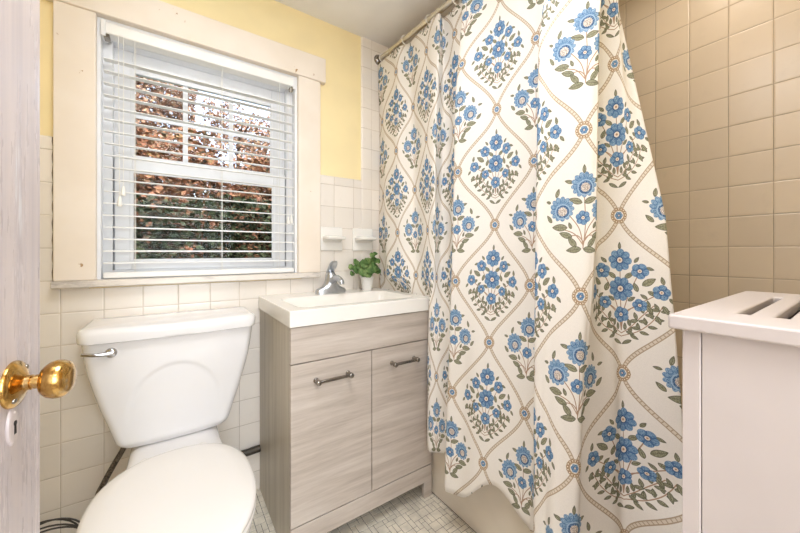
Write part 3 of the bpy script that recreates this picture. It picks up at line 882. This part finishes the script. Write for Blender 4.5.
# rear deck that carries the tank
bm = bmesh.new(); rings = []
for y, a, z0, z1 in ((1.16, .150, .27, .384), (1.22, .147, .26, .389), (1.28, .139, .25, .395), (1.34, .134, .245, .398), (1.38, .133, .245, .401), (1.50, .130, .26, .402), (1.515, .12, .275, .394)):
    ring = []
    for x, zz, _ in sring(0, 0, 0, 1, 1, 32, 4.5): ring.append((TX+a*x, y, (z0+z1)/2+(z1-z0)/2*zz))
    rings.append(ring)
loft(bm, rings); link('deck', bm, m_porc, toi, tt, angle=60)
bm = bmesh.new(); box(bm, TX-.02, TX+.105, 1.392, 1.41, .3985, .4055)
link('gasket', bm, m_ceramic, toi, tt, mods=[BEV(.002)])
TX0 = TX; TX = TX0-.007
# seat ring and lid
bm = bmesh.new()
ro_ = [egg(.176, .752, 1.224, 1.01, .394), egg(.181, .747, 1.228, 1.01, .398), egg(.181, .747, 1.228, 1.01, .408), egg(.176, .752, 1.224, 1.01, .412), egg(.120, .82, 1.17, 1.01, .411), egg(.114, .828, 1.165, 1.01, .403), egg(.120, .82, 1.17, 1.01, .394)]
vr = loft(bm, ro_, False, False)
n = len(vr[0])
for i in range(n): bm.faces.new((vr[-1][i], vr[-1][(i+1) % n], vr[0][(i+1) % n], vr[0][i]))
link('seat', bm, m_seat, toi, tt, angle=60)
bm = bmesh.new()
loft(bm, [egg(.177, .750, 1.232, 1.01, .4135), egg(.181, .745, 1.237, 1.01, .417), egg(.181, .745, 1.237, 1.01, .424), egg(.179, .749, 1.234, 1.01, .430), egg(.170, .760, 1.224, 1.01, .4345), egg(.14, .80, 1.21, 1.01, .438), egg(.08, .90, 1.13, 1.01, .440), egg(.02, .99, 1.03, 1.01, .4405)])
link('seat_lid', bm, m_seat, toi, tt, angle=60)
TX = TX0
for s in (-1, 1):
    bm = bmesh.new(); lathe(bm, [(.014, .388), (.014, .404), (.011, .411), (.0004, .413)], 20, Matrix.Translation((TX-.007+s*.075, 1.258, 0))); link('hinge_cap', bm, m_seat, toi, tt)

# supply hose and shut-off at the wall
hs = thing('supply_hose', 'dark braided water hose running down from the toilet tank', 'hose', (-.14, 1.45, 0)); ho = (-.14, 1.45, 0)
bm = bmesh.new(); tube(bm, catmull([(-.124, 1.462, .403), (-.136, 1.455, .373), (-.164, 1.45, .322), (-.187, 1.45, .274), (-.200, 1.455, .240), (-.200, 1.475, .19), (-.185, 1.50, .145), (-.170, 1.512, .135)], 8), .0085, 12)
link('hose', bm, m_hose, hs, ho)
bm = bmesh.new(); lathe(bm, [(.02, 0), (.02, .004), (.010, .008), (.010, .032)], 20, Matrix.Translation((-.170, WALL_Y-.006, .135)) @ Matrix.Rotation(PI/2, 4, 'X'))
tube(bm, [(-.170, 1.512, .118), (-.170, 1.512, .152)], .011, 14); link('valve', bm, m_darknickel, hs, ho)
# coil of cable on the floor by the wall
cc = Vector((-.325, 1.478, .103))
bm = bmesh.new(); pts = []
for k in range(100):
    a = 2*PI*k/30+.4; R = .088-.008*math.sin(k*.23)-.004*math.sin(k*.11)
    pts.append((cc.x+R*1.1*math.cos(a)+.016*math.sin(k*.045), cc.y+.026*math.sin(a*.5+k*.05), cc.z+R*math.sin(a)*.98+.004*math.sin(k*.19)))
tube(bm, pts, .0026, 7)
o = link('cable_coil', bm, m_cable); tag(o, 'loose coil of dark cable on the floor left of the toilet', 'cable')
# dark pipe along the wall between toilet and vanity
bm = bmesh.new(); tube(bm, [(.10, WALL_Y-.024, .180), (.3155, WALL_Y-.024, .186)], .0145, 18)
o = link('drain_pipe', bm, m_pipe); tag(o, 'dark pipe low on the tiled wall between toilet and vanity', 'pipe')

# ------------------------------------------------------------------ vanity
VX0, VX1, VY0, VY1 = .317, .9140, 1.0775, 1.538
van = thing('vanity_cabinet', 'pale greige wood-grain vanity cabinet with two doors under the white sink', 'cabinet', ((VX0+VX1)/2, 1.31, 0)); vo = tuple(van.location)
FR = VY0+.018
bm = bmesh.new(); box(bm, VX0, VX0+.016, FR, VY1, .0, .796); link('side_panel', bm, m_wood_v, van, vo, mods=[BEV(.0012)])
bm = bmesh.new(); box(bm, VX1-.016, VX1, FR, VY1, .0, .796); link('side_panel', bm, m_wood_v, van, vo, mods=[BEV(.0012)])
bm = bmesh.new(); box(bm, VX0+.016, VX1-.016, FR+.002, VY1-.008, .10, .116); link('bottom_panel', bm, m_wood_v, van, vo, smooth=False)
bm = bmesh.new(); box(bm, VX0+.016, VX1-.016, FR+.002, FR+.018, .64, .70); link('cross_rail', bm, m_wood_v, van, vo, smooth=False)
bm = bmesh.new(); box(bm, VX0+.016, VX1-.016, VY1-.008, VY1, .10, .796); link('back_panel', bm, m_wood_v, van, vo, smooth=False)
bm = bmesh.new(); box(bm, VX0, VX1, VY0, FR, .6745, .794); link('drawer_front', bm, m_wood_h, van, vo, mods=[BEV(.0012)])
VM = .6195
def handle(x0, x1, z, par):
    y = VY0-.026
    bm = bmesh.new(); zz = z
    box(bm, x0+.008, x1-.008, y-.004, y+.004, z-.005, z+.005)
    h = link('handle', bm, m_nickel, par, vo, mods=[BEV(.0015)])
    for x in (x0+.006, x1-.006):
        bm = bmesh.new(); lathe(bm, [(.009, 0), (.009, .003), (.006, .006), (.006, .018), (.0092, .021), (.0092, .034), (.006, .036)], 20, Matrix.Translation((x, VY0, z)) @ Matrix.Rotation(PI/2, 4, 'X'))
        bmesh.ops.recalc_face_normals(bm, faces=bm.faces)
        me = bpy.data.meshes.new('t'); bm.to_mesh(me); bm.free()
        b2 = bmesh.new(); b2.from_mesh(h.data); b2.from_mesh(me)
        bmesh.ops.translate(b2, verts=b2.verts[-me.vertices.__len__():], vec=(-vo[0], -vo[1], -vo[2]))
        b2.to_mesh(h.data); b2.free(); bpy.data.meshes.remove(me)
    h.data.polygons.foreach_set('use_smooth', [True]*len(h.data.polygons)); h.data.set_sharp_from_angle(angle=math.radians(40))
for x0, x1, h0, h1 in ((VX0, VM-.0015, .395, .526), (VM+.0015, VX1, .703, .823)):
    bm = bmesh.new(); box(bm, x0, x1, VY0, FR, .139, .671)
    dr = link('door', bm, m_wood_h, van, vo, mods=[BEV(.0012)])
    handle(h0, h1, .607, dr)
bm = bmesh.new(); box(bm, VX0, VX1, VY0, FR, .069, .135); link('base_rail', bm, m_wood_h, van, vo, mods=[BEV(.0012)])
for x in (VX0, VX1-.040):
    bm = bmesh.new(); box(bm, x, x+.040, VY0, FR, 0, .069); link('leg', bm, m_wood_h, van, vo, mods=[BEV(.0012)])
# sink top
sk = thing('sink_top', 'white rectangular integrated sink top on the wood-grain vanity', 'sink', (.615, 1.31, .798)); so = (.615, 1.31, .798)
SX0, SX1, SY0, SY1, SZ0, SZ1 = .3125, .9170, 1.0735, 1.5435, .7965, .850
bm = bmesh.new(); NX, NY = 72, 60
bx0, bx1, by0, by1 = .362, .868, 1.122, 1.405
g = []
for j in range(NY+1):
    r = []
    for i in range(NX+1):
        x = SX0+(SX1-SX0)*i/NX; y = SY0+(SY1-SY0)*j/NY
        dx = min(x-bx0, bx1-x); dy = min(y-by0, by1-y)
        z = SZ1
        if dx > 0 and dy > 0:
            a = min(dx/.045, 1); c = min(dy/.05, 1); q = min(1, max(0, 1-math.hypot(1-a, 1-c))) if (a < 1 and c < 1) else min(a, c)
            z -= .074*smst(0, 1, q)+.012*smst(0, .2, min(x-bx0, bx1-x, y-by0, by1-y))
        r.append(bm.verts.new((x, y, z)))
    g.append(r)
for j in range(NY):
    for i in range(NX): bm.faces.new((g[j][i], g[j][i+1], g[j+1][i+1], g[j+1][i]))
per = [g[0][i] for i in range(NX+1)]+[g[j][NX] for j in range(1, NY+1)]+[g[NY][i] for i in range(NX-1, -1, -1)]+[g[j][0] for j in range(NY-1, 0, -1)]
low = [bm.verts.new((v.co.x, v.co.y, SZ0)) for v in per]
# inner lower lip so that the slab is hollow over the cabinet
for k in range(len(per)):
    k2 = (k+1) % len(per); bm.faces.new((per[k], low[k], low[k2], per[k2]))
o = link('slab', bm, m_sink, sk, so, angle=50, mods=[BEV(.003, 3)])
bm = bmesh.new(); lathe(bm, [(.021, .7645), (.021, .7665), (.015, .7672), (.004, .7668)], 24, Matrix.Translation((.615, 1.263, 0))); link('drain', bm, m_chrome, sk, so)

# faucet
fa = thing('faucet', 'chrome single-lever faucet at the back of the white sink', 'faucet', (.617, 1.462, SZ1)); fo = tuple(fa.location)
fx, fy = .617, 1.462
bm = bmesh.new()
loft(bm, [sring(fx, fy, SZ1, .074, .026, 48, 3), sring(fx, fy, SZ1+.014, .074, .026, 48, 3), sring(fx, fy, SZ1+.021, .068, .024, 48, 2.6), sring(fx, fy, SZ1+.030, .046, .024, 48, 2.2),
          sring(fx, fy, SZ1+.045, .032, .026, 48, 2), sring(fx, fy+.001, SZ1+.065, .026, .026, 48, 2), sring(fx, fy+.002, SZ1+.085, .024, .025, 48, 2), sring(fx, fy+.003, SZ1+.098, .019, .021, 48, 2), sring(fx, fy+.003, SZ1+.102, .006, .008, 48, 2)])
link('faucet_body', bm, m_satin, fa, fo, angle=60)
bm = bmesh.new(); pts = catmull([(fx, fy-.006, SZ1+.050), (fx, fy-.045, SZ1+.070), (fx, fy-.085, SZ1+.074), (fx, fy-.115, SZ1+.062), (fx, fy-.120, SZ1+.050)], 6)
tube(bm, pts, [.0165-.0050*k/(len(pts)-1) for k in range(len(pts))], 18); link('spout', bm, m_satin, fa, fo, angle=60)
bm = bmesh.new(); rings = []
for y, z, a, h in ((fy+.018, .092, .015, .012), (fy+.002, .106, .020, .012), (fy-.016, .122, .021, .010), (fy-.032, .138, .020, .007), (fy-.042, .149, .014, .004)):
    rings.append([(fx+a*x, y, SZ1+z+h*zz) for x, zz, _ in sring(0, 0, 0, 1, 1, 24, 2.4)])
loft(bm, rings); link('lever', bm, m_satin, fa, fo, angle=60)

# potted plant
px, py = .812, 1.462
pl = thing('potted_plant', 'small green leafy plant in a white pot at the back of the sink', 'plant', (px, py, SZ1)); po = (px, py, SZ1)
bm = bmesh.new(); lathe(bm, [(.0225, SZ1+.0002), (.0235, SZ1+.004), (.0325, SZ1+.066), (.0335, SZ1+.069), (.0305, SZ1+.069), (.029, SZ1+.058), (.001, SZ1+.058)], 32, Matrix.Translation((px, py, 0)))
link('pot', bm, m_pot, pl, po)
bm = bmesh.new(); lathe(bm, [(.0288, SZ1+.058), (.0285, SZ1+.062), (.015, SZ1+.064), (.001, SZ1+.065)], 24, Matrix.Translation((px, py, 0))); link('soil', bm, m_soil, pl, po)
rs = random.Random(5)
LV = [(-.040, .0, .125, .030), (-.060, -.01, .105, .028), (-.022, -.02, .135, .032), (-.035, -.03, .098, .030), (.0, -.01, .150, .024), (.010, -.03, .112, .034), (.040, -.02, .118, .032), (.055, -.01, .100, .028),
      (.025, .0, .145, .026), (.048, .01, .152, .022), (-.010, -.035, .085, .026), (-.088, -.005, .118, .018), (-.086, -.01, .088, .016), (.030, -.005, .178, .018), (.052, .0, .185, .014), (.082, .005, .148, .020), (-.05, .015, .14, .022), (.02, .02, .13, .024)]
bs = bmesh.new(); bl_ = bmesh.new()
for dx, dy, dz, r in LV:
    tip = Vector((px+dx, py+dy, SZ1+dz)); tip.x = min(tip.x, .878); r *= 1.18
    st = Vector((px+dx*.15, py+dy*.15, SZ1+.060))
    tube(bs, catmull([st, (st*.5+tip*.5)+Vector((0, 0, .014)), tip], 5), .0012, 5)
    nrm = Vector((rs.uniform(-.5, .3), -.9+rs.uniform(-.3, .3), .55+rs.uniform(-.3, .3))).normalized()
    t1 = nrm.cross(Vector((rs.uniform(-1, 1), rs.uniform(-.2, .2), 1))).normalized(); t2 = nrm.cross(t1)
    ringo = []
    ctr = bl_.verts.new(tip-nrm*.003)
    for k in range(14):
        a = 2*PI*k/14; rr = r*(.82+.14*math.cos(a)+.06*math.cos(7*a)) if True else r
        ringo.append(bl_.verts.new(tip+(t1*math.cos(a)+t2*math.sin(a)*.92)*rr*.92+nrm*(.003*math.cos(2*a))))
    for k in range(14): bl_.faces.new((ctr, ringo[k], ringo[(k+1) % 14]))
link('stems', bs, m_stem, pl, po); link('foliage', bl_, m_plantleaf, pl, po, angle=60, mods=[('SOLIDIFY', dict(thickness=.0008, offset=0))])

# ------------------------------------------------------------------ ceramic wall shelves
def dish(x0, x1, label):
    z0, z1 = 1.050, 1.168; y = WALL_Y-.0055; xc = (x0+x1)/2
    t = thing('soap_dish', label, 'soap dish', (xc, y, z0), 'ceramic dishes on the tiled wall'); o3 = (xc, y, z0)
    bm = bmesh.new(); box(bm, x0, x1, y-.012, y, z0, z1); link('back_plate', bm, m_ceramic, t, o3, mods=[BEV(.005, 3)])
    bm = bmesh.new(); rings = []
    for d, a, h in ((.008, .050, .030), (.018, .050, .020), (.030, .051, .014), (.060, .051, .013), (.072, .047, .011), (.077, .038, .006)):
        rings.append([(xc+a*x, y-d, z0+.066-h*.3+h*zz*.7) for x, zz, _ in sring(0, 0, 0, 1, 1, 28, 5)])
    loft(bm, rings); link('shelf', bm, m_ceramic, t, o3, angle=60)
dish(.595, .711, 'white ceramic soap dish on the tiles beside the window trim above the faucet')
dish(.770, .888, 'white ceramic soap dish on the tiles beside the shower curtain above the plant')

# ------------------------------------------------------------------ hamper
HX0, HX1, HY0, HY1, HZ = .478, .893, -.118, .137, .968
ham = thing('laundry_hamper', 'white wooden laundry hamper with slotted lid at the right edge', 'hamper', (.69, .01, 0)); hm = (.69, .01, 0)
LT = .0165
bm = bmesh.new()
slots = [(.0925-.030*k-.011, .0925-.030*k) for k in range(7)]
sx0, sx1 = .551, .808
def prism(bm, x0, x1, y0, y1): box(bm, x0, x1, y0, y1, HZ-LT, HZ)
# lid as one shell with rectangular slots
xs = [HX0, sx0, sx1, HX1]; ysl = [HY0]+sorted([v for s in slots for v in s])+[HY1]
def solid(i, j):
    if i != 1: return True
    y = (ysl[j]+ysl[j+1])/2
    return not any(a < y < c for a, c in slots)
vt = {}
def V3(i, j, k):
    if (i, j, k) not in vt: vt[(i, j, k)] = bm.verts.new((xs[i], ysl[j], HZ if k else HZ-LT))
    return vt[(i, j, k)]
nI, nJ = len(xs)-1, len(ysl)-1
for i in range(nI):
    for j in range(nJ):
        if not solid(i, j): continue
        for k in (0, 1): bm.faces.new((V3(i, j, k), V3(i+1, j, k), V3(i+1, j+1, k), V3(i, j+1, k)))
        for di, dj, e in ((-1, 0, ((i, j), (i, j+1))), (1, 0, ((i+1, j), (i+1, j+1))), (0, -1, ((i, j), (i+1, j))), (0, 1, ((i, j+1), (i+1, j+1)))):
            a, c = i+di, j+dj
            if 0 <= a < nI and 0 <= c < nJ and solid(a, c): continue
            bm.faces.new((V3(*e[0], 0), V3(*e[1], 0), V3(*e[1], 1), V3(*e[0], 1)))
link('lid', bm, m_hamper, ham, hm, mods=[BEV(.0025, 3)])
bx0, bx1, by0, by1, bt = HX0+.011, HX1-.012, HY0+.010, HY1-.0105, HZ-LT-.0008
ST = .0165
bm = bmesh.new()
box(bm, bx0, bx0+.018, by1-ST, by1, 0, bt); link('corner_post', bm, m_hamper, ham, hm, mods=[BEV(.0012)])
bm = bmesh.new(); box(bm, bx0, bx0+.018, by0, by0+ST, 0, bt); link('corner_post', bm, m_hamper, ham, hm, mods=[BEV(.0012)])
bm = bmesh.new(); box(bm, bx0+.0004, bx0+.014, by0+ST+.0006, by1-ST-.0006, .03, bt); link('side_panel', bm, m_hamper, ham, hm, mods=[BEV(.001)])
bm = bmesh.new(); box(bm, bx0+.018, bx1-.018, by1-.014, by1-.001, .03, bt); link('back_panel', bm, m_hamper, ham, hm, smooth=False)
bm = bmesh.new(); box(bm, bx0+.018, bx1-.018, by0+.001, by0+.014, .03, bt); link('front_panel', bm, m_hamper, ham, hm, smooth=False)
bm = bmesh.new(); box(bm, bx1-.018, bx1, by0, by1, 0, bt); link('side_panel', bm, m_hamper, ham, hm, mods=[BEV(.001)])
bm = bmesh.new(); box(bm, bx0+.014, bx1-.018, by0+.014, by1-.014, .03, .045); link('bottom', bm, m_hamper, ham, hm, smooth=False)
